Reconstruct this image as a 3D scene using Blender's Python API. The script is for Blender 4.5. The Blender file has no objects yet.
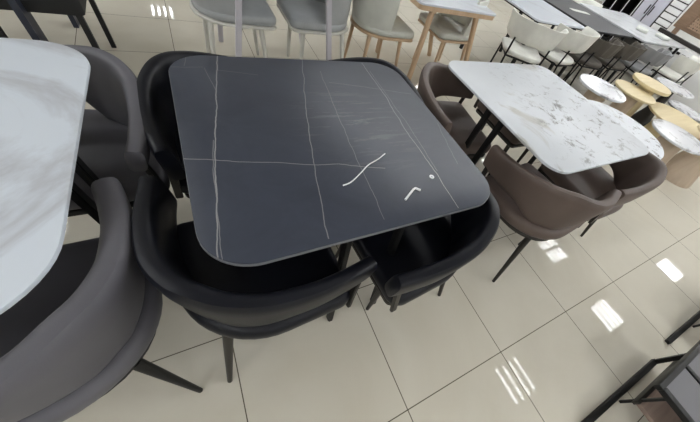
import bpy, bmesh, math, random
from mathutils import Vector, Matrix
random.seed(7)
S = bpy.context.scene
COL = S.collection
PI = math.pi

# ------------------------------------------------------------------ materials
def mat(name, col, rough=.5, metal=0., spec=.5, coat=0.):
    m = bpy.data.materials.new(name); m.use_nodes = True
    b = m.node_tree.nodes['Principled BSDF']
    b.inputs['Base Color'].default_value = (*col, 1)
    b.inputs['Roughness'].default_value = rough
    b.inputs['Metallic'].default_value = metal
    b.inputs['Specular IOR Level'].default_value = spec
    b.inputs['Coat Weight'].default_value = coat
    return m
class NT:
    def __init__(s, m):
        s.t = m.node_tree; s.b = s.t.nodes['Principled BSDF']
    def n(s, typ, **kw):
        o = s.t.nodes.new(typ)
        for k, v in kw.items():
            if k in o.inputs: o.inputs[k].default_value = v
            else: setattr(o, k, v)
        return o
    def l(s, a, b): s.t.links.new(a, b)
    def coords(s, kind='Object'): return s.n('ShaderNodeTexCoord').outputs[kind]
    def ramp(s, fac, stops):
        r = s.n('ShaderNodeValToRGB'); s.l(fac, r.inputs['Fac'])
        e = r.color_ramp.elements
        e[0].position, e[0].color = stops[0][0], (*stops[0][1], 1)
        e[1].position, e[1].color = stops[-1][0], (*stops[-1][1], 1)
        for p, c in stops[1:-1]:
            x = e.new(p); x.color = (*c, 1)
        return r.outputs['Color']
    def mix(s, fac, a, b, mode='MIX'):
        m = s.n('ShaderNodeMix', data_type='RGBA', blend_type=mode)
        if hasattr(fac, 'is_output'): s.l(fac, m.inputs[0])
        else: m.inputs[0].default_value = fac
        for v, i in ((a, 6), (b, 7)):
            if hasattr(v, 'is_output'): s.l(v, m.inputs[i])
            else: m.inputs[i].default_value = (*v, 1)
        return m.outputs[2]
def leather(name, col, rough=.45, spec=.5, bump=.06):
    m = mat(name, col, rough, 0, spec); t = NT(m); co = t.coords()
    no = t.n('ShaderNodeTexNoise', Scale=6., Detail=3.); t.l(co, no.inputs['Vector'])
    c = t.ramp(no.outputs['Fac'], [(.3, tuple(x * .9 for x in col)), (.7, tuple(x * 1.1 for x in col))])
    t.l(c, t.b.inputs['Base Color'])
    v = t.n('ShaderNodeTexVoronoi', Scale=420.); t.l(co, v.inputs['Vector'])
    bp = t.n('ShaderNodeBump', Strength=bump, Distance=.002); t.l(v.outputs['Distance'], bp.inputs['Height'])
    t.l(bp.outputs['Normal'], t.b.inputs['Normal'])
    return m
def marble(name, base, vein, scale, lo, hi, vein2=None, rough=.2, off=(0, 0, 0), spec=.5):
    m = mat(name, base, rough, 0, spec); t = NT(m); co = t.coords()
    mp = t.n('ShaderNodeMapping'); mp.inputs['Location'].default_value = off; t.l(co, mp.inputs['Vector'])
    n1 = t.n('ShaderNodeTexNoise', Scale=scale, Detail=8., Roughness=.62, Distortion=1.2); t.l(mp.outputs[0], n1.inputs['Vector'])
    c = t.ramp(n1.outputs['Fac'], [(lo, base), (hi, vein), (min(1, hi + (hi - lo)), base)])
    if vein2:
        n2 = t.n('ShaderNodeTexNoise', Scale=scale * 8, Detail=7., Roughness=.75, Distortion=.5); t.l(mp.outputs[0], n2.inputs['Vector'])
        n3 = t.n('ShaderNodeTexNoise', Scale=scale * .8, Detail=2.); t.l(mp.outputs[0], n3.inputs['Vector'])
        f = t.ramp(n2.outputs['Fac'], [(.54, (0, 0, 0)), (.63, (1, 1, 1))])
        g = t.ramp(n3.outputs['Fac'], [(.42, (0, 0, 0)), (.58, (1, 1, 1))])
        ff = t.mix(1., f, g, 'MULTIPLY')
        c = t.mix(ff, c, vein2)
    t.l(c, t.b.inputs['Base Color'])
    return m
def wood(name, a, b, scale=14., rough=.45, axis=0):
    m = mat(name, a, rough); t = NT(m); co = t.coords()
    mp = t.n('ShaderNodeMapping'); sc = [scale, scale, scale]; sc[axis] = scale * .12
    mp.inputs['Scale'].default_value = sc; t.l(co, mp.inputs['Vector'])
    n1 = t.n('ShaderNodeTexNoise', Scale=1.6, Detail=6., Distortion=.5); t.l(mp.outputs[0], n1.inputs['Vector'])
    t.l(t.ramp(n1.outputs['Fac'], [(.3, a), (.7, b)]), t.b.inputs['Base Color'])
    return m

M = {}
M['black_leather'] = leather('black_leather', (.0035, .0042, .0085), .42, .28)
M['grey_leather'] = leather('grey_leather', (.105, .102, .117), .5, .4)
M['brown_leather'] = leather('brown_leather', (.105, .077, .066), .52, .4)
M['cream_leather'] = leather('cream_leather', (.62, .63, .58), .5, .4)
M['pale_grey_leather'] = leather('pale_grey_leather', (.40, .415, .425), .5, .4)
M['white_leather'] = leather('white_leather', (.72, .72, .67), .5, .4)
M['dark_cover'] = leather('dark_cover', (.02, .02, .021), .6, .3)
M['taupe_fabric'] = leather('taupe_fabric', (.12, .108, .095), .8, .2)
M['ash_fabric'] = leather('ash_fabric', (.27, .27, .275), .75, .2)
M['black_metal'] = mat('black_metal', (.008, .008, .008), .45, 0, .3)
M['dark_metal'] = mat('dark_metal', (.03, .027, .024), .4, .4)
M['navy_metal'] = mat('navy_metal', (.03, .035, .055), .45, .2)
M['grey_metal'] = mat('grey_metal', (.6, .58, .63), .45, .1)
M['grey_metal_dull'] = mat('grey_metal_dull', (.012, .012, .012), .8, 0, .1)
M['steel'] = mat('steel', (.8, .81, .83), .4, .4)
M['white_plastic'] = mat('white_plastic', (.85, .86, .88), .4)
M['white_lacquer'] = mat('white_lacquer', (.7, .7, .7), .4)
M['lilac_lacquer'] = mat('lilac_lacquer', (.52, .52, .6), .35)
M['white_rim'] = mat('white_rim', (.66, .65, .6), .5)
M['glide'] = mat('glide', (.6, .6, .58), .5)
M['oak'] = wood('oak', (.52, .36, .23), (.62, .45, .30), 10, .45, 2)
M['yellow_wood'] = wood('yellow_wood', (.64, .53, .31), (.74, .63, .40), 10, .5, 0)
M['beige_wood'] = wood('beige_wood', (.42, .33, .245), (.50, .40, .30), 9, .5, 2)
M['brown_wood'] = wood('brown_wood', (.20, .145, .12), (.29, .215, .175), 18, .4, 0)
M['smoke_glass'] = mat('smoke_glass', (.17, .17, .185), .2)
M['marble_white'] = marble('marble_white', (.62, .67, .735), (.47, .49, .53), 1.25, .50, .57, None, .4, (1.2, 3.4, 0), .3)
M['marble_spot'] = marble('marble_spot', (.62, .65, .69), (.42, .415, .39), 1.6, .53, .60, (.11, .11, .11), .4, (1.5, .4, 0), .3)
M['marble_small'] = marble('marble_small', (.70, .72, .76), (.30, .30, .31), 5., .5, .6, None, .25)
M['white_top'] = marble('white_top', (.67, .71, .78), (.6, .62, .66), 1.2, .5, .6, None, .2)
M['marble_far'] = marble('marble_far', (.50, .52, .54), (.38, .39, .40), 2., .5, .6, None, .4)
M['edge_highlight_grey'] = mat('edge_highlight_grey', (.16, .165, .18), .4)  # lighter grey standing in for the highlight on the black tabletop's rim
M['charcoal_top'] = mat('charcoal_top', (.035, .036, .04), .5, 0, .3)
M['paper'] = mat('paper', (.62, .64, .6), .7)

def floor_mat():
    m = mat('floor_tile', (.62, .59, .52), .12, 0, .095); t = NT(m)
    co = t.coords()
    n1 = t.n('ShaderNodeTexNoise', Scale=1.1, Detail=5., Roughness=.6, Distortion=.8); t.l(co, n1.inputs['Vector'])
    c = t.ramp(n1.outputs['Fac'], [(.3, (.57, .53, .44)), (.55, (.62, .585, .50)), (.75, (.585, .55, .465))])
    br = t.n('ShaderNodeTexBrick'); br.offset = 0; br.squash = 1
    t.l(co, br.inputs['Vector'])
    br.inputs['Scale'].default_value = 1.; br.inputs['Mortar Size'].default_value = .0022
    br.inputs['Mortar Smooth'].default_value = .1
    br.inputs['Brick Width'].default_value = .6; br.inputs['Row Height'].default_value = .6
    c2 = t.mix(br.outputs['Fac'], c, (.10, .085, .06))
    t.l(c2, t.b.inputs['Base Color'])
    r = t.ramp(br.outputs['Fac'], [(0, (.035, .035, .035)), (1, (.8, .8, .8))]); t.l(r, t.b.inputs['Roughness'])
    nb = t.n('ShaderNodeTexNoise', Scale=3.5, Detail=2.); t.l(co, nb.inputs['Vector'])
    bp = t.n('ShaderNodeBump', Strength=.008, Distance=.01); t.l(nb.outputs['Fac'], bp.inputs['Height'])
    t.l(bp.outputs['Normal'], t.b.inputs['Normal'])
    return m
M['floor'] = floor_mat()

def stone_black():
    """black sintered stone with hair-thin pale veins, tile-like joints and a dusty patch"""
    m = mat('black_stone', (.05, .053, .064), .42, 0, .55); t = NT(m); co = t.coords()
    sx = t.n('ShaderNodeSeparateXYZ'); t.l(co, sx.inputs[0])
    def M_(op, a, b=None, c=None):
        o = t.n('ShaderNodeMath', operation=op)
        for v, i in ((a, 0), (b, 1), (c, 2)):
            if v is None: continue
            if hasattr(v, 'is_output'): t.l(v, o.inputs[i])
            else: o.inputs[i].default_value = v
        return o.outputs[0]
    wob = t.n('ShaderNodeTexNoise', Scale=9., Detail=3.); t.l(co, wob.inputs['Vector'])
    wv = M_('MULTIPLY', M_('SUBTRACT', wob.outputs['Fac'], .5), .02)
    x, y = sx.outputs['X'], sx.outputs['Y']
    tot = None
    # veins: (x1,y1,x2,y2,width,strength) in tabletop coordinates
    for (x1, y1, x2, y2, w, k) in VEINS:
        dx, dy = x2 - x1, y2 - y1; L = math.hypot(dx, dy); ux, uy = dx / L, dy / L
        px_, py_ = M_('SUBTRACT', x, x1), M_('SUBTRACT', y, y1)
        al = M_('ADD', M_('MULTIPLY', px_, ux), M_('MULTIPLY', py_, uy))
        ac = M_('ABSOLUTE', M_('ADD', M_('ADD', M_('MULTIPLY', px_, -uy), M_('MULTIPLY', py_, ux)), wv))
        on = M_('MULTIPLY', M_('GREATER_THAN', al, 0.), M_('LESS_THAN', al, L))
        f = M_('MULTIPLY', M_('MULTIPLY', M_('LESS_THAN', ac, w * .85), on), k * .7)
        tot = f if tot is None else M_('MAXIMUM', tot, f)
    dn = t.n('ShaderNodeTexNoise', Scale=5., Detail=7., Roughness=.7, Distortion=.8); t.l(co, dn.inputs['Vector'])
    dist = M_('SQRT', M_('ADD', M_('POWER', M_('SUBTRACT', x, .12), 2.), M_('POWER', M_('SUBTRACT', y, .02), 2.)))
    near = M_('MAXIMUM', M_('SUBTRACT', 1., M_('MULTIPLY', dist, 3.2)), 0.)
    mp = t.n('ShaderNodeMapping'); mp.inputs['Rotation'].default_value = (0, 0, .95); mp.inputs['Scale'].default_value = (3., 34., 4.); t.l(co, mp.inputs['Vector'])
    sn = t.n('ShaderNodeTexNoise', Scale=1.3, Detail=5., Roughness=.7); t.l(mp.outputs[0], sn.inputs['Vector'])
    smear = M_('MULTIPLY', M_('MULTIPLY', M_('GREATER_THAN', sn.outputs['Fac'], .56), near), .12)
    c = t.ramp(dn.outputs['Fac'], [(.35, (.025, .031, .050)), (.75, (.038, .046, .069))])
    c = t.mix(M_('MAXIMUM', tot, smear), c, (.55, .54, .52))
    t.l(c, t.b.inputs['Base Color'])
    return m

# ------------------------------------------------------------------ mesh helpers
def obj(name, bm, m, parent=None, smooth=True):
    me = bpy.data.meshes.new(name)
    bmesh.ops.recalc_face_normals(bm, faces=bm.faces)
    bm.to_mesh(me); bm.free()
    if smooth:
        for p in me.polygons: p.use_smooth = True
        me.set_sharp_from_angle(angle=math.radians(38))
    me.materials.append(M[m] if isinstance(m, str) else m)
    o = bpy.data.objects.new(name, me); COL.objects.link(o)
    if parent: o.parent = parent
    return o
def thing(name, label, cat, loc=(0, 0, 0), rz=0., group=None):
    o = bpy.data.objects.new(name, None); COL.objects.link(o)
    o.empty_display_size = .1
    o.location = loc; o.rotation_euler = (0, 0, rz)
    o['label'] = label; o['category'] = cat
    if group: o['group'] = group
    return o
def tag(o, label, cat, group=None):
    o['label'] = label; o['category'] = cat
    if group: o['group'] = group
    return o
def dup(root, loc, rz, label, group=None):
    r = root.copy(); COL.objects.link(r); r.location = loc; r.rotation_euler = (0, 0, rz); r['label'] = label
    if group: r['group'] = group
    for ch in list(root.children):
        c = ch.copy(); COL.objects.link(c); c.parent = r
        for g in list(ch.children):
            d = g.copy(); COL.objects.link(d); d.parent = c
    return r
def box(bm, x0, x1, y0, y1, z0, z1, bev=0.):
    r = bmesh.ops.create_cube(bm, size=1)
    vs = r['verts']
    bmesh.ops.scale(bm, vec=(x1 - x0, y1 - y0, z1 - z0), verts=vs)
    bmesh.ops.translate(bm, vec=((x0 + x1) / 2, (y0 + y1) / 2, (z0 + z1) / 2), verts=vs)
    if bev:
        es = list({e for v in vs for e in v.link_edges})
        bmesh.ops.bevel(bm, geom=es, offset=bev, segments=2, affect='EDGES', profile=.5)
    return bm
def bar(bm, a, b, w, d=None, up=(0, 0, 1), bev=.0):
    """rectangular bar from a to b"""
    a, b = Vector(a), Vector(b); d = d or w
    z = (b - a); L = z.length; z.normalize()
    u = Vector(up)
    if abs(u.dot(z)) > .95: u = Vector((1, 0, 0))
    x = u.cross(z).normalized(); y = z.cross(x)
    r = bmesh.ops.create_cube(bm, size=1); vs = r['verts']
    bmesh.ops.scale(bm, vec=(w, d, L), verts=vs)
    if bev:
        es = list({e for v in vs for e in v.link_edges})
        vs = list({v for g in bmesh.ops.bevel(bm, geom=es, offset=bev, segments=2, affect='EDGES')['faces'] for v in g.verts} | {v for v in vs if v.is_valid})
    mt = Matrix((x, y, z)).transposed().to_4x4(); mt.translation = (a + b) / 2
    bmesh.ops.transform(bm, matrix=mt, verts=vs)
    return bm
def rod(bm, a, b, r0, r1=None, n=14):
    a, b = Vector(a), Vector(b); r1 = r0 if r1 is None else r1
    z = (b - a); L = z.length
    r = bmesh.ops.create_cone(bm, cap_ends=True, segments=n, radius1=r0, radius2=r1, depth=L)
    mt = z.to_track_quat('Z', 'Y').to_matrix().to_4x4(); mt.translation = (a + b) / 2
    bmesh.ops.transform(bm, matrix=mt, verts=r['verts'])
    return bm
def tube(bm, pts, r, n=8):
    P = [Vector(p) for p in pts]; rings = []
    for i, p in enumerate(P):
        tn = (P[min(i + 1, len(P) - 1)] - P[max(i - 1, 0)]).normalized()
        u = Vector((0, 0, 1)) if abs(tn.z) < .9 else Vector((1, 0, 0))
        x = u.cross(tn).normalized(); y = tn.cross(x)
        rings.append([bm.verts.new(p + (x * math.cos(2 * PI * k / n) + y * math.sin(2 * PI * k / n)) * r) for k in range(n)])
    for a, b in zip(rings, rings[1:]):
        for k in range(n): bm.faces.new((a[k], a[(k + 1) % n], b[(k + 1) % n], b[k]))
    bm.faces.new(rings[0]); bm.faces.new(rings[-1][::-1])
    return bm
def rrect(x0, x1, y0, y1, radii, seg=10):
    """rounded rectangle outline, radii for corners (x0y0, x1y0, x1y1, x0y1)"""
    if not isinstance(radii, (tuple, list)): radii = (radii,) * 4
    out = []
    cs = [(x0, y0, 1, 1, PI), (x1, y0, -1, 1, 1.5 * PI), (x1, y1, -1, -1, 0), (x0, y1, 1, -1, .5 * PI)]
    for (cx, cy, sx, sy, a0), r in zip(cs, radii):
        for k in range(seg + 1):
            a = a0 + .5 * PI * k / seg
            out.append((cx + sx * r + r * math.cos(a), cy + sy * r + r * math.sin(a)))
    return out
def slab(bm, outline, z0, z1, edge=.0, levels=3, inset_bot=None):
    """plate with softly rounded rims built from inset copies of the outline"""
    n = len(outline)
    cx = sum(p[0] for p in outline) / n; cy = sum(p[1] for p in outline) / n
    def off(d):
        res = []
        for i in range(n):
            p0, p1, p2 = Vector(outline[i - 1]), Vector(outline[i]), Vector(outline[(i + 1) % n])
            t = (p2 - p0)
            t = t.normalized() if t.length > 1e-9 else Vector((1, 0))
            nrm = Vector((-t.y, t.x))
            res.append(p1 + nrm * d)
        return res
    rows = []
    e = min(edge, (z1 - z0) / 2)
    if e <= 0: prof = [(0, z0), (0, z1)]
    else:
        prof = []
        for k in range(levels + 1):
            a = .5 * PI * k / levels
            prof.append((e * (1 - math.sin(a)), z0 + e * (1 - math.cos(a))))
        for k in range(levels + 1):
            a = .5 * PI * k / levels
            prof.append((e * (1 - math.cos(a)), z1 - e + e * math.sin(a)))
    for d, z in prof:
        o = off(d)
        rows.append([bm.verts.new((p.x, p.y, z)) for p in o])
    for a, b in zip(rows, rows[1:]):
        for k in range(n): bm.faces.new((a[k], a[(k + 1) % n], b[(k + 1) % n], b[k]))
    bm.faces.new(rows[0][::-1]); bm.faces.new(rows[-1])
    return bm
def lathe(bm, prof, n=40):
    rings = [[bm.verts.new((r * math.cos(2 * PI * k / n), r * math.sin(2 * PI * k / n), z)) for k in range(n)] for r, z in prof]
    for a, b in zip(rings, rings[1:]):
        for k in range(n): bm.faces.new((a[k], a[(k + 1) % n], b[(k + 1) % n], b[k]))
    bm.faces.new(rings[0][::-1]); bm.faces.new(rings[-1])
    return bm
def sweep_band(bm, path, section):
    """path: list of (point2d, normal2d); section(t) -> list of (outward offset, z); closed profile"""
    rows = []
    N = len(path)
    for i, (p, nr) in enumerate(path):
        rows.append([bm.verts.new((p[0] + nr[0] * o, p[1] + nr[1] * o, z)) for o, z in section(i / (N - 1))])
    k = len(rows[0])
    for a, b in zip(rows, rows[1:]):
        for j in range(k): bm.faces.new((a[j], a[(j + 1) % k], b[(j + 1) % k], b[j]))
    bm.faces.new(rows[0][::-1]); bm.faces.new(rows[-1])
    return bm
def upath(xf, xb, w, r, wf=None, n=16, straight=10, taper=.03):
    """U path open to +X: from near tip (xf,-w) round the back xb to far tip (xf,+w); outward normals"""
    pts = []
    wf = w - taper
    for k in range(straight):
        u = k / straight; pts.append((xf + (xb + r - xf) * u, -(wf + (w - wf) * math.sin(u * PI / 2))))
    for k in range(n + 1):
        a = 1.5 * PI - .5 * PI * k / n; pts.append((xb + r + r * math.cos(a), -w + r + r * math.sin(a)))
    for k in range(1, 4):
        u = k / 4; pts.append((xb, (-w + r) + 2 * (w - r) * u))
    far = [(x, -y) for x, y in pts[:straight + n + 1]][::-1]
    pts += far
    res = []
    for i, p in enumerate(pts):
        a, b = pts[max(i - 1, 0)], pts[min(i + 1, len(pts) - 1)]
        tx, ty = b[0] - a[0], b[1] - a[1]; L = math.hypot(tx, ty)
        res.append((p, (ty / L * -1 * -1, -tx / L) if False else (-ty / L * -1, tx / L * -1)))
    # make normals point outward (away from (.05,0))
    out = []
    for p, nr in res:
        if (p[0] - .05) * nr[0] + p[1] * nr[1] < 0: nr = (-nr[0], -nr[1])
        out.append((p, nr))
    return out

# ------------------------------------------------------------------ camera
cam = bpy.data.cameras.new('camera'); co_ = bpy.data.objects.new('camera', cam); COL.objects.link(co_)
R_ = Vector((0.86413816, -0.43448245, 0.25394928)); U_ = Vector((0.22612681, 0.78602664, 0.57535102)); F_ = Vector((0.44959082, 0.43975803, -0.77748374))
mt = Matrix((R_, U_, -F_)).transposed().to_4x4(); mt.translation = (0.14897393, 0.1262606, 1.40482215)
co_.matrix_world = mt
cam.sensor_fit = 'HORIZONTAL'; cam.sensor_width = 36.
cam.lens = 281.0056 / 700 * 36.
cam.shift_x = -(387.881 - 350) / 700.; cam.shift_y = (227.278 - 211) / 700.
cam.clip_start = .02
S.camera = co_

# ------------------------------------------------------------------ room
X0, X1, Y0, Y1, H = -7., 15., -5., 15., 3.2
def struct(name, bm, m):
    o = obj(name, bm, m, smooth=False); o['kind'] = 'structure'; return o
M['ceiling'] = mat('ceiling_paint', (.8, .8, .8), .8)
M['wall'] = mat('wall_paint', (.74, .74, .72), .7)
struct('floor', box(bmesh.new(), X0, X1, Y0, Y1, -.1, 0), 'floor')
struct('ceiling', box(bmesh.new(), X0, X1, Y0, Y1, H, H + .1), 'ceiling')
struct('wall_left', box(bmesh.new(), X0 - .1, X0, Y0, Y1, 0, H), 'wall')
struct('wall_right', box(bmesh.new(), X1, X1 + .1, Y0, Y1, 0, H), 'wall')
struct('wall_back', box(bmesh.new(), X0, X1, Y1, Y1 + .1, 0, H), 'wall')
struct('wall_front', box(bmesh.new(), X0, X1, Y0 - .1, Y0, 0, H), 'wall')
em = bpy.data.materials.new('tube_light'); em.use_nodes = True
nt = em.node_tree; nt.nodes.clear()
e = nt.nodes.new('ShaderNodeEmission'); e.inputs['Color'].default_value = (.96, .98, 1., 1); e.inputs['Strength'].default_value = 35.
nt.links.new(e.outputs[0], nt.nodes.new('ShaderNodeOutputMaterial').inputs[0]); M['tube_light'] = em
def troffer():
    t = thing('ceiling_light', 'square ceiling light with four parallel white tubes', 'ceiling light', group='ceiling lights in rows')
    b = bmesh.new()
    for x0, x1, y0, y1 in ((-.3, -.285, -.3, .3), (.285, .3, -.3, .3), (-.285, .285, -.3, -.285), (-.285, .285, .285, .3)): box(b, x0, x1, y0, y1, -.05, 0)
    box(b, -.285, .285, -.285, .285, -.012, 0)
    obj('housing', b, 'grey_metal_dull', t, False)
    for k in range(4):
        obj('tube', rod(bmesh.new(), (-.225 + k * .15, -.27, -.034), (-.225 + k * .15, .27, -.034), .022, n=8), 'tube_light', t)
    return t
T0 = None
for x, ys in ((-.45, (11.9,)), (3.53, (-.74, 2.62, 4.3, 5.98, 7.66)), (6.5, (-.74, .94, 2.62, 4.3, 5.98, 7.66)),
              (9.75, (-.74, 2.62, 4.3, 5.98)), (12.9, (2.62, 4.3, 5.98)), (-2.4, (-4.1, -2.42, -.74, 2.62, 4.3)), (.55, (-2.42, -4.1)),
              (3.53, (-2.42, -4.1)), (6.5, (-4.1,)), (9.75, (-4.1, -2.42)), (-5.4, (-2.42, .94, 4.3, 7.66))):
    for y in ys:
        if T0 is None: T0 = troffer(); T0.location = (x, y, H)
        else: dup(T0, (x, y, H), 0, T0['label'])

# ------------------------------------------------------------------ barrel chairs
def R(d): return math.radians(d)
def smooth_path(p, n=6):
    out = []
    for i in range(len(p) - 1):
        p0, p1, p2, p3 = p[max(i - 1, 0)], p[i], p[i + 1], p[min(i + 2, len(p) - 1)]
        for k in range(n):
            t = k / n
            out.append(tuple(.5 * (2 * b + (c - a) * t + (2 * a - 5 * b + 4 * c - d) * t * t + (3 * b - a - 3 * c + d) * t ** 3) for a, b, c, d in zip(p0, p1, p2, p3)))
    return out + [p[-1]]
def barrel_chair(leath, metal, label, group, zback=.73, ztip=.66, lean=.02, arm=.515, tk0=.062):
    """corner-nesting armchair: square seat with one big rounded corner (at -x,-y) and a round backrest hugging that corner"""
    t = thing('barrel_chair', label, 'chair', group=group)
    obj('seat', slab(bmesh.new(), rrect(-.283, .225, -.283, .225, (.265, .06, .05, .06), 12), .385, .47, .035, 5), leath, t)
    half = [(.272, -.268), (.18, -.285), (.06, -.297), (-.06, -.287), (-.15, -.25), (-.205, -.205)]
    pts = smooth_path(half + [(y, x) for x, y in half[-2::-1]], 7); path = []
    for i, p in enumerate(pts):
        q0, q1 = pts[max(i - 1, 0)], pts[min(i + 1, len(pts) - 1)]
        tx, ty = q1[0] - q0[0], q1[1] - q0[1]; L = math.hypot(tx, ty); path.append((p, (ty / L * -1, tx / L)))
    path = [(p, n if n[0] * (p[0] - .15) + n[1] * (p[1] - .15) > 0 else (-n[0], -n[1])) for p, n in path]
    def sec(u):
        v = abs(u - .5) * 2                 # 0 at the back, 1 at the arm tips
        sm = v * v * (3 - 2 * v)
        zt = zback + (ztip - zback) * sm
        w_ = min(1, max(0, (v - .15) / .4)); zb = .452 + (arm - .452) * w_ * w_ * (3 - 2 * w_) - (.04 if arm > .55 else 0) * max(0, v - .6) / .4
        th = tk0 + (.054 - .062) * sm
        endr = min(1., (1 - v) / .04)
        q = math.sqrt(max(0., 1 - (1 - endr) ** 2)) * .75 + .25
        zm = (zt + zb) / 2; hh = (zt - zb) / 2 * q; tk = th * (.4 + .6 * q)
        res = []
        for a in range(20):
            an = 2 * PI * a / 20
            c, s_ = math.cos(an), math.sin(an)
            ex = abs(c) ** .6 * (1 if c >= 0 else -1); ez = abs(s_) ** .5 * (1 if s_ >= 0 else -1)
            res.append((-th / 2 + tk / 2 * ex + lean * (ez * hh / .13), zm + hh * ez))
        return res
    obj('backrest', sweep_band(bmesh.new(), path, sec), leath, t)
    f = bmesh.new()
    slab(f, rrect(-.255, .215, -.255, .215, (.21, .03, .03, .03), 8), .36, .384, .004, 1)
    obj('seat_frame', f, metal, t)
    for m in (0, 1):
        A, B = (.205, -.272, .375), (.232, -.25, .60)
        if m: A, B = (A[1], A[0], A[2]), (B[1], B[0], B[2])
        obj('arm_post', bar(bmesh.new(), A, B, .026, .016, bev=.003), metal, t)
    for top, bot in (((-.185, -.185), (-.255, -.255)), ((.15, -.15), (.16, -.14)), ((-.15, .15), (-.14, .16)), ((.15, .15), (.19, .19))):
        l = obj('leg', rod(bmesh.new(), (*bot, .004), (*top, .368), .0095, .0175), metal, t)
        obj('glide', lathe(bmesh.new(), [(.008, 0), (.0095, .001), (.0095, .006)], 10), 'black_metal', l).location = (bot[0], bot[1], 0)
    return t
bc = barrel_chair('black_leather', 'dark_metal', 'black leather barrel chair at the near left corner of the black table', 'black chairs around the black table')
bc.location = (.207, .687, 0); bc.rotation_euler = (0, 0, R(3.5))
dup(bc, (.232, 1.295, 0), R(-90), 'black leather barrel chair at the far left corner of the black table')
dup(bc, (.765, .635, 0), R(95), 'black leather barrel chair at the near right corner of the black table')
dup(bc, (.84, 1.318, 0), R(180), 'black leather barrel chair at the far right corner of the black table')
gc = barrel_chair('grey_leather', 'black_metal', 'dark grey leather barrel chair at the far corner of the white marble table', 'grey chairs beside the white marble table', arm=.61)
gc.location = (-.34, 1.30, 0); gc.rotation_euler = (0, 0, R(180))
gc2 = barrel_chair('grey_leather', 'black_metal', 'dark grey leather barrel chair filling the lower left corner of the photo', 'grey chairs beside the white marble table', tk0=.078)
gc2.location = (-.398, .672, 0); gc2.rotation_euler = (0, 0, R(92))
wc = barrel_chair('brown_leather', 'dark_metal', 'brown leather barrel chair nearest the black table, its shell seen from outside', 'brown chairs around the patterned marble table')
wc.location = (1.67, .63, 0); wc.rotation_euler = (0, 0, R(6))
dup(wc, (1.50, 1.29, 0), R(-97), 'brown leather barrel chair at the far left corner of the patterned marble table')
dup(wc, (2.24, .645, 0), R(90), 'brown leather barrel chair at the near right corner of the patterned marble table')
dup(wc, (2.20, 1.31, 0), R(180), 'brown leather barrel chair at the far right corner of the patterned marble table')

# ------------------------------------------------------------------ main tables
def table(name, label, x0, x1, y0, y1, top_m, r=.12, z=.75, th=.013, base_m='black_metal', axis='y'):
    cx, cy = (x0 + x1) / 2, (y0 + y1) / 2
    t = thing(name, label, 'table', (cx, cy, 0))
    hx, hy = (x1 - x0) / 2, (y1 - y0) / 2
    obj('tabletop', slab(bmesh.new(), rrect(-hx, hx, -hy, hy, r, 12), z - th, z, .002, 2), top_m, t)
    if top_m == 'black_stone': obj('edge_highlight', slab(bmesh.new(), rrect(-hx - .0012, hx + .0012, -hy - .0012, hy + .0012, r, 12), z - th - .001, z - .0035), 'edge_highlight_grey', t)  # added pale ring: highlight along the polished rim, put into the colour
    f = bmesh.new(); box(f, -hx * .6, hx * .6, -hy * .6, hy * .6, z - th - .025, z - th - .001, .004)
    obj('top_frame', f, base_m, t)
    for s1 in (-1, 1):
        for s2 in (-1, 1):
            a = (s2 * .12, s1 * hy * .97) if axis == 'y' else (s1 * hx * .97, s2 * .055)
            bI = (s2 * .10, s1 * hy * .86) if axis == 'y' else (s1 * hx * .86, s2 * .055)
            b = bmesh.new()
            bar(b, (a[0], a[1], 0), (bI[0], bI[1], z - th - .012), .034, .024, bev=.004)
            obj('leg', b, base_m, t)
        b = bmesh.new()
        if axis == 'y': box(b, -.14, .14, s1 * hy * .86 - .02, s1 * hy * .86 + .02, z - th - .03, z - th - .001, .003)
        else: box(b, s1 * hx * .86 - .02, s1 * hx * .86 + .02, -.14, .14, z - th - .03, z - th - .001, .003)
        obj('rail', b, base_m, t)
    return t
def V(pts, w, k): return [(a[0], a[1], b[0], b[1], w, k) for a, b in zip(pts, pts[1:])]
VEINS = (V([(-.32, .49), (-.391, .027), (-.42, -.155), (-.436, -.298), (-.459, -.455)], .0019, .62)
  + V([(-.405, -.025), (-.425, -.154), (-.437, -.318), (-.449, -.455)], .0013, .42)
  + V([(-.491, -.093), (-.411, -.115), (-.148, -.184), (-.061, -.198), (.095, -.244)], .0018, .5)
  + V([(.023, .496), (-.068, .145), (-.109, -.026), (-.165, -.304), (-.195, -.468)], .0017, .5)
  + V([(.317, .473), (.308, .177), (.288, -.047), (.284, -.313), (.27, -.477)], .0018, .6)
  + V([(.328, .40), (.319, .157), (.318, -.037), (.294, -.298)], .0013, .4)
  + V([(.072, .388), (.027, -.001), (-.008, -.451)], .0014, .3)
  + V([(.082, .30), (.221, .265), (.459, .201)], .0016, .33)
  + V([(-.483, .393), (-.381, .392), (-.359, .244)], .0013, .3) + V([(-.431, .479), (-.439, .40)], .0013, .28)
  + V([(.472, -.025), (.407, -.28)], .0014, .3) + V([(-.34, .377), (-.197, .347)], .0013, .28))
M['black_stone'] = stone_black()
table('dining_table', 'square black stone table with thin white veins', .05, 1.03, .492, 1.462, 'black_stone', .13)
table('dining_table', 'white marble table at the left edge between grey chairs', -1.17, -.176, .50, 1.53, 'marble_white', (.15, .2, .15, .15), axis='x').rotation_euler = (0, 0, R(-2.3))
table('dining_table', 'white stone table with dark speckled veins between brown chairs', 1.43, 2.43, .533, 1.53, 'marble_spot', .11, axis='x')

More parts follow.
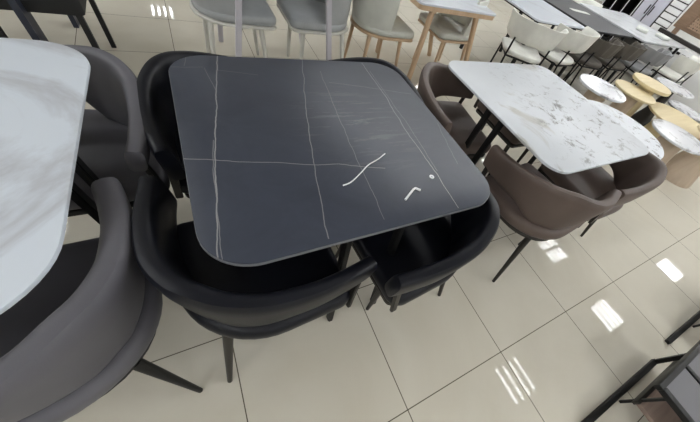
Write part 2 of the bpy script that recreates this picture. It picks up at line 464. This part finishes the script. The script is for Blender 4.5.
# small things left on the black table
ZT = .7503
sp = [(.457, .684), (.489, .693), (.538, .726), (.579, .756), (.627, .777), (.667, .80)]
tag(obj('cable_tie', tube(bmesh.new(), [(x, y, ZT + .0022) for x, y in smooth_path(sp)], .0022), 'white_plastic'), 'thin wavy white strip lying on the black table', 'cable tie')
tag(obj('hex_key', tube(bmesh.new(), [(.635, .579, ZT + .003), (.66, .596, ZT + .003), (.688, .6145, ZT + .003), (.696, .6175, ZT + .003), (.701, .614, ZT + .003), (.711, .604, ZT + .003)], .004, 6), 'steel'), 'bent steel hex key lying on the black table', 'hex key')
b = bmesh.new()
pr_ = [(.0038, 0), (.0095, 0), (.0095, .002), (.0038, .002)]
n = 24; rg = [[b.verts.new((r * math.cos(2 * PI * k / n), r * math.sin(2 * PI * k / n), z)) for k in range(n)] for r, z in pr_]
for i in range(4):
    A, B = rg[i], rg[(i + 1) % 4]
    for k in range(n): b.faces.new((A[k], A[(k + 1) % n], B[(k + 1) % n], B[k]))
o = obj('washer', b, 'white_plastic'); o.location = (.793, .655, ZT); tag(o, 'small round white washer lying on the black table', 'washer')

# ------------------------------------------------------------------ second row: tub chairs and tables
def tub_chair(leath, trim, legm, label, group):
    t = thing('tub_chair', label, 'chair', group=group)
    k = 1.
    out = rrect(-.25, .275, -.26, .26, (.24, .07, .07, .24), 10)
    obj('seat', slab(bmesh.new(), out, .415, .475, .025, 4), leath, t)
    path = upath(-.0, -.268, .268, .25, taper=.0)
    def sec(u):
        v = abs(u - .5) * 2; sm = v ** 3
        zt = .80 - .10 * sm; zb = .425; th = .05
        endr = min(1., (1 - v) / .05); q = math.sqrt(max(0., 1 - (1 - endr) ** 2)) * .8 + .2
        res = []
        for a in range(16):
            an = 2 * PI * a / 16; c, s_ = math.cos(an), math.sin(an)
            ex = abs(c) ** .6 * (1 if c >= 0 else -1); ez = abs(s_) ** .4 * (1 if s_ >= 0 else -1)
            res.append((-th / 2 + th / 2 * ex * (.4 + .6 * q) + .02 * ez, (zt + zb) / 2 + (zt - zb) / 2 * ez * (.9 + .1 * q)))
        return res
    obj('backrest', sweep_band(bmesh.new(), path, sec), leath, t)
    obj('seat_base', slab(bmesh.new(), rrect(-.262, .272, -.262, .262, (.245, .06, .06, .245), 10), .395, .414, .006, 2), trim, t)
    for sx, sy in ((-1, -1), (-1, 1), (1, -1), (1, 1)):
        obj('leg', rod(bmesh.new(), (.19 * sx - (.02 if sx < 0 else 0), .2 * sy, 0), (.165 * sx, .175 * sy, .398), .012, .02), legm, t)
    return t
pg = tub_chair('pale_grey_leather', 'white_rim', 'white_rim', 'pale grey tub chair left of the light grey table leg', 'pale grey chairs behind the black table')
pg.location = (.45, 2.84, 0)
dup(pg, (1.10, 2.84, 0), R(180), 'pale grey tub chair on the right side of the light grey table legs')
cc = tub_chair('cream_leather', 'oak', 'oak', 'cream tub chair with oak legs, its back towards the pale grey chairs', 'cream chairs with oak legs')
cc.location = (1.70, 2.84, 0)
dup(cc, (2.60, 2.90, 0), R(180), 'cream tub chair with oak legs under the oak edged table')
t = thing('grey_legged_table', 'table on slim light grey legs above the pale grey chairs', 'table', (.77, 2.85, 0))
obj('tabletop', slab(bmesh.new(), rrect(-.33, .33, -.5, .5, .06, 6), .735, .75, .003, 1), 'white_top', t)
for sx in (-1, 1):
    for sy in (-1, 1):
        obj('leg', bar(bmesh.new(), (sx * .37 - .03, sy * .40, 0), (sx * .28 - .02, sy * .43, .735), .036, .036, bev=.004), 'grey_metal', t)
t = thing('oak_edged_table', 'white topped table with oak edge and oak legs beside the cream chairs', 'table', (2.27, 2.86, 0))
obj('tabletop', slab(bmesh.new(), rrect(-.45, .45, -.42, .46, .04, 6), .735, .752, .003, 1), 'white_top', t)
obj('apron', slab(bmesh.new(), rrect(-.445, .445, -.415, .455, .04, 6), .70, .735, .002, 1), 'oak', t)
for sx, sy, dx in ((-1, -1, 0), (1, -1, .16), (-1, 1, 0), (1, 1, .16)):
    obj('leg', bar(bmesh.new(), (sx * .30 + dx, sy * .36, 0), (sx * .27 - (.02 if sx > 0 else 0), sy * .36, .70), .042, .042, bev=.006), 'oak', t)

# top left: black covered chair and the dark slab leg of a table
t = thing('dining_chair', 'black covered dining chair with square black legs at the top left', 'chair', (-.57, 2.80, 0))
obj('seat', slab(bmesh.new(), rrect(-.22, .22, -.26, .27, .03, 5), .40, .50, .015, 2), 'dark_cover', t)
obj('backrest', slab(bmesh.new(), rrect(-.22, .22, .23, .29, .02, 4), .44, .95, .01, 2), 'dark_cover', t)
for sx in (-1, 1):
    for sy in (-1, 1): obj('leg', bar(bmesh.new(), (sx * .19, sy * .245 + .01, 0), (sx * .185, sy * .235 + .01, .41), .028, .028), 'dark_cover', t)
t = thing('slab_legged_table', 'table on a wide navy slab leg beside the black covered chair', 'table', (-1.05, 2.95, 0))
obj('tabletop', slab(bmesh.new(), rrect(-.5, .52, -.46, .5, .08, 6), .735, .75, .003, 1), 'white_top', t)
for sx in (-1, 1):
    for sy in (-1, 1): obj('leg', bar(bmesh.new(), (sx * .45, sy * .42, 0), (sx * .45, sy * .42, .735), .105, .03), 'navy_metal', t)

# ------------------------------------------------------------------ slim chairs and tables further right
def band_chair(leath, label, group, ribs=0, zt=.78, zb=.57, w=.29, name='band_chair'):
    t = thing(name, label, 'chair', group=group)
    obj('seat', slab(bmesh.new(), rrect(-.22, .24, -.23, .23, (.16, .08, .08, .16), 8), .43, .475, .02, 3), leath, t)
    path = upath(.02, -.26, w, .2, taper=0.)
    def sec(u):
        v = abs(u - .5) * 2; q = math.sqrt(max(0., 1 - max(0, (v - .9) / .1) ** 2)) * .7 + .3
        th = .032; hh = (zt - zb) / 2 * q
        rb = .012 * math.sin(u * PI * 2 * ribs) if ribs else 0
        return [(-th / 2 + rb + th / 2 * (abs(math.cos(a)) ** .6 * (1 if math.cos(a) > 0 else -1)) + .03 * (hh * math.sin(a) / .1), (zt + zb) / 2 + hh * (abs(math.sin(a)) ** .5 * (1 if math.sin(a) > 0 else -1))) for a in [2 * PI * k / 14 for k in range(14)]]
    if ribs:
        P2 = []
        for (p, q), (p2, q2) in zip(path, path[1:]):
            for k in range(3): u = k / 3; P2.append(((p[0] + (p2[0] - p[0]) * u, p[1] + (p2[1] - p[1]) * u), (q[0] + (q2[0] - q[0]) * u, q[1] + (q2[1] - q[1]) * u)))
        path = P2
    obj('backrest', sweep_band(bmesh.new(), path, sec), leath, t)
    for sy in (-1, 1):
        obj('leg', tube(bmesh.new(), [(.23, .22 * sy, 0), (.19, .205 * sy, .42)], .0105, 8), 'black_metal', t)
        obj('leg', tube(bmesh.new(), [(-.27, .20 * sy, 0), (-.21, .20 * sy, .42), (-.225, .20 * sy, .60)], .0105, 8), 'black_metal', t)
    f = bmesh.new()
    for s_ in (-1, 1):
        tube(f, [(-.2, .2 * s_, .42), (.19, .205 * s_, .42)], .0095, 8); tube(f, [(.19 if s_ > 0 else -.2, -.2, .42), (.19 if s_ > 0 else -.2, .2, .42)], .0095, 8)
    obj('seat_frame', f, 'black_metal', t)
    return t
wb = band_chair('white_leather', 'white band backed chair with black legs nearest the oak edged table', 'white chairs at the white topped table')
wb.location = (3.37, 2.46, 0); wb.rotation_euler = (0, 0, R(52))
dup(wb, (4.0, 2.45, 0), R(95), 'white band backed chair beside the brown seated ribbed chair')
dup(wb, (6.1, 3.75, 0), R(250), 'white chair on the far side of the charcoal table')
rb = band_chair('taupe_fabric', 'ribbed taupe chair with a brown seat in front of the charcoal table', 'ribbed chairs at the far tables', ribs=9, name='ribbed_chair', zt=.735, zb=.56, w=.25)
rb.location = (4.62, 2.42, 0); rb.rotation_euler = (0, 0, R(80))
dup(rb, (5.22, 2.40, 0), R(85), 'ribbed taupe chair second from the white chairs, behind the yellow tops')
ab = band_chair('ash_fabric', 'ash grey ribbed chair between the taupe chairs and the white one', 'ribbed chairs at the far tables', ribs=9, name='ribbed_chair', zt=.735, zb=.56, w=.25)
ab.location = (5.88, 2.30, 0); ab.rotation_euler = (0, 0, R(85))
w5 = band_chair('white_leather', 'white chair under the cane headboard at the right edge', 'white chairs at the far tables', name='band_chair', zb=.54, zt=.74)
w5.location = (6.75, 2.12, 0); w5.rotation_euler = (0, 0, R(95))

def plain_table(name, label, x0, x1, y0, y1, top_m, legm, r=.05, z=.75, th=.02, ins=.09, lw=.035):
    cx, cy = (x0 + x1) / 2, (y0 + y1) / 2; hx, hy = (x1 - x0) / 2, (y1 - y0) / 2
    t = thing(name, label, 'table', (cx, cy, 0))
    obj('tabletop', slab(bmesh.new(), rrect(-hx, hx, -hy, hy, r, 8), z - th, z, .003, 1), top_m, t)
    for sx in (-1, 1):
        for sy in (-1, 1): obj('leg', bar(bmesh.new(), (sx * (hx - ins * .6), sy * (hy - ins * .6), 0), (sx * (hx - ins), sy * (hy - ins), z - th), lw, lw), legm, t)
    f = bmesh.new(); box(f, -hx + ins, hx - ins, -hy + ins, hy - ins, z - th - .03, z - th - .001)
    obj('apron', f, legm, t)
    return t
plain_table('dining_table', 'white topped table behind the white band backed chairs', 3.42, 4.36, 2.50, 3.55, 'white_top', 'black_metal', .06)
plain_table('dining_table', 'charcoal topped table between white table and far marble table', 4.47, 5.55, 2.46, 3.75, 'charcoal_top', 'black_metal', .08)
plain_table('dining_table', 'far white marble table in front of the slatted white rack', 5.68, 7.25, 2.36, 3.65, 'marble_far', 'black_metal', .08)
o = tag(obj('paper_sheet', slab(bmesh.new(), rrect(-.21, .21, -.05, .05, .04, 6), .7505, .752), 'paper'), 'pale paper strip lying on the charcoal table', 'paper'); o.location = (5.05, 3.14, 0); o.rotation_euler = (0, 0, R(-5))
for x, y, rz, lab in ((6.35, 2.80, .4, 'white folded cloth on the far marble table, left one'), (6.75, 2.62, .1, 'white folded cloth on the far marble table, right one')):
    o = tag(obj('folded_cloth', slab(bmesh.new(), rrect(-.14, .14, -.09, .09, .04, 5), .7505, .79, .015, 3), 'paper'), lab, 'cloth', 'folded cloths on the far marble table'); o.location = (x, y, 0); o.rotation_euler = (0, 0, rz)

# ------------------------------------------------------------------ round side tables
def side_table(name, label, x, y, z, r, top_m, ped_m, rb=.16, rt=.09, th=.022, sy=1., group='round side tables'):
    t = thing(name, label, 'side table', (x, y, 0), 0, group)
    o = obj('tabletop', lathe(bmesh.new(), [(r - .006, z - th), (r, z - th + .005), (r, z - .004), (r - .004, z)], 56), top_m, t)
    o.scale = (1, sy, 1)
    pf = [(rb, 0), (rb, .012)] + [(rt + (rb - rt) * (1 - u) ** 1.8, .012 + (z - th - .012) * u) for u in [k / 10 for k in range(1, 11)]]
    obj('pedestal', lathe(bmesh.new(), pf, 40), ped_m, t)
    return t
side_table('side_table', 'round marble topped side table right beside the white band chairs', 3.69, 1.57, .55, .255, 'marble_small', 'beige_wood', .12, .10)
side_table('side_table', 'round yellow wood side table next to the small marble one', 4.51, 1.57, .50, .25, 'yellow_wood', 'beige_wood', .12, .10)
side_table('side_table', 'round yellow wood side table with the tallest top, at the back', 4.90, 1.62, .57, .24, 'yellow_wood', 'yellow_wood', .12, .1, th=.035)
side_table('side_table', 'wide low yellow wood table under the other round tops', 5.0, 1.10, .41, .38, 'yellow_wood', 'yellow_wood', .26, .2)
side_table('side_table', 'round marble side table on a flared beige pedestal beside the brown chair', 4.05, .80, .51, .27, 'marble_small', 'beige_wood', .205, .11)
side_table('side_table', 'yellow wood side table on a flared beige pedestal at the right edge', 4.78, .62, .53, .27, 'yellow_wood', 'beige_wood', .215, .12)
side_table('side_table', 'round marble side table behind the tallest yellow wood one', 5.52, 1.56, .55, .25, 'marble_small', 'dark_metal', .14, .04)
side_table('side_table', 'white marble side table at the right edge above the yellow wood top', 5.85, 1.33, .36, .24, 'marble_small', 'dark_metal', .14, .04)
side_table('coffee_table', 'round white marble coffee table showing past the speckled table', 3.06, .98, .55, .40, 'marble_spot', 'black_metal', .25, .08)

# ------------------------------------------------------------------ low metal tables at the lower right
def low_table(label, dx, group):
    t = thing('low_table', label, 'coffee table', (1.35 + dx, -.45, 0), R(-1.5), group)
    for y, s_ in ((0, 1), (-.6, -1)):
        obj('runner', box(bmesh.new(), 0, .80, y - .014, y + .014, 0, .024, .003), 'black_metal', t)
        obj('post', bar(bmesh.new(), (.785, y, .03), (.77, y, .30), .022, .022), 'black_metal', t)
        obj('post', bar(bmesh.new(), (.32, y - .02 * s_, .03), (.32, y - .03 * s_, .30), .012, .012), 'black_metal', t)
    obj('shelf', box(bmesh.new(), .30, .80, -.59, -.03, .12, .145, .002), 'brown_wood', t)
    obj('shelf_rim', box(bmesh.new(), .29, .81, -.03, -.014, .115, .15, .002), 'dark_metal', t)
    f = bmesh.new()
    for x0, x1, y0, y1 in ((.27, .86, .025, .05), (.27, .86, -.63, -.605), (.27, .30, -.605, .025), (.83, .86, -.605, .025), (.515, .54, -.605, .025)):
        box(f, x0, x1, y0, y1, .29, .32, .003)
    obj('top_frame', f, 'black_metal', t)
    obj('top_panel', box(bmesh.new(), .30, .51, -.605, .025, .303, .314), 'smoke_glass', t)
    obj('top_panel', box(bmesh.new(), .545, .82, -.605, .025, .303, .314), 'smoke_glass', t)
    return t
low_table('black metal low table with a brown wooden shelf at the lower right', 0, 'low metal tables')
low_table('black metal low table cut off by the right edge of the photo', 1.03, 'low metal tables')

# ------------------------------------------------------------------ far right: bed, headboard, rack, cabinets
def cane_mat():
    m = mat('cane', (.40, .27, .18), .6); t = NT(m); co = t.coords()
    v = t.n('ShaderNodeTexVoronoi', Scale=26.); v.inputs['Randomness'].default_value = .15; t.l(co, v.inputs['Vector'])
    t.l(t.ramp(v.outputs['Distance'], [(.36, (.05, .03, .02)), (.50, (.30, .20, .13))]), t.b.inputs['Base Color'])
    return m
M['cane'] = cane_mat()
M['rattan'] = wood('rattan', (.19, .12, .075), (.26, .17, .11), 20, .6, 1)
t = thing('cane_headboard', 'brown cane headboard standing in the upper right corner', 'headboard', (8.0, 2.2, 0))
obj('panel', box(bmesh.new(), 0, .05, -.7, .9, .84, 1.7, .01), 'rattan', t)
ins = []
for k in range(25):
    a = PI * k / 24; ins.append((-.64 * math.cos(a) + .05, .9 + .62 * math.sin(a)))
bm_ = bmesh.new()
f0 = [bm_.verts.new((-.012, y, z)) for y, z in ins]; f1 = [bm_.verts.new((-.002, y, z)) for y, z in ins]
bm_.faces.new(f0); bm_.faces.new(f1[::-1])
for k in range(25): bm_.faces.new((f0[k], f0[(k + 1) % 25], f1[(k + 1) % 25], f1[k]))
obj('cane_inlay', bm_, 'cane', t)
obj('arch_trim', tube(bmesh.new(), [(-.012, y, z) for y, z in ins], .02, 8), 'rattan', t)
for y in (-.6, .8): obj('leg', box(bmesh.new(), 0, .05, y - .04, y + .04, 0, .84), 'rattan', t)
t = thing('white_bed', 'white bed frame with small dark slots below the cane headboard', 'bed', (7.45, 2.3, 0))
obj('side_panel', box(bmesh.new(), .0, .5, -1.2, .9, .05, .70, .01), 'white_lacquer', t)
obj('rail', box(bmesh.new(), .40, .5, -1.2, .9, .701, .76, .004), 'dark_metal', t)
for y, z in ((.55, .62), (.33, .62), (.18, .62), (.08, .62), (-.02, .62)): obj('slot', box(bmesh.new(), -.006, .004, y - .03, y + .03, z - .015, z + .02), 'dark_metal', t)
for y in (-1.1, .8): obj('leg', box(bmesh.new(), .03, .12, y - .04, y + .04, 0, .05), 'dark_metal', t)
t = thing('slatted_rack', 'white rack with dark gaps between slats beside the cane headboard', 'rack', (8.0, 3.28, 0))
obj('panel', box(bmesh.new(), .02, .05, -.13, .13, 0, 1.5, .004), 'dark_metal', t)
for k in range(12): obj('slat', box(bmesh.new(), -.01, .02, -.13, .13, .30 + k * .095,   .378 + k * .095, .003), 'white_lacquer', t)
t = thing('lilac_cabinet', 'pale lilac cabinet with a dark gap between its doors', 'cabinet', (8.0, 3.66, 0))
obj('body', box(bmesh.new(), .02, .45, -.22, .22, .06, 1.6, .004), 'dark_metal', t)
for y0, y1 in ((-.215, -.01), (.015, .215)): obj('door', box(bmesh.new(), 0, .02, y0, y1, .62, 1.59, .003), 'lilac_lacquer', t)
obj('plinth', box(bmesh.new(), .0, .45, -.22, .22, 0, .06), 'dark_metal', t)
for y in (-.04, .04): obj('handle', box(bmesh.new(), -.02, 0, y - .008, y + .008, .8, .95), 'dark_metal', t)
t = thing('black_shelf_unit', 'black shelf unit with thin pale edges behind the charcoal table', 'shelf unit', (8.0, 4.25, 0))
obj('back_panel', box(bmesh.new(), .3, .32, -.34, .34, .02, 1.5), 'black_metal', t)
for y in (-.34, -.12, .12, .34):
    s_ = obj('upright', box(bmesh.new(), 0, .32, y - .015, y + .015, 0, 1.5), 'black_metal', t)
    obj('edge_strip', box(bmesh.new(), -.006, 0, y - .008, y + .008, 0, 1.5), 'grey_metal', s_)
for z in (.2, .6, 1.0, 1.4): obj('shelf', box(bmesh.new(), .01, .3, -.34, .34, z - .012, z + .012), 'black_metal', t)

# ------------------------------------------------------------------ world + render
w = bpy.data.worlds.new('world'); S.world = w; w.use_nodes = True
w.node_tree.nodes['Background'].inputs['Color'].default_value = (.9, .95, 1, 1)
w.node_tree.nodes['Background'].inputs['Strength'].default_value = .3
S.view_settings.view_transform = 'Standard'; S.view_settings.look = 'None'
S.view_settings.gamma = 1.; S.view_settings.exposure = .72
S.view_settings.use_curve_mapping = False
S.cycles.use_denoising = True
S.cycles.max_bounces = 6
S.cycles.use_light_tree = True
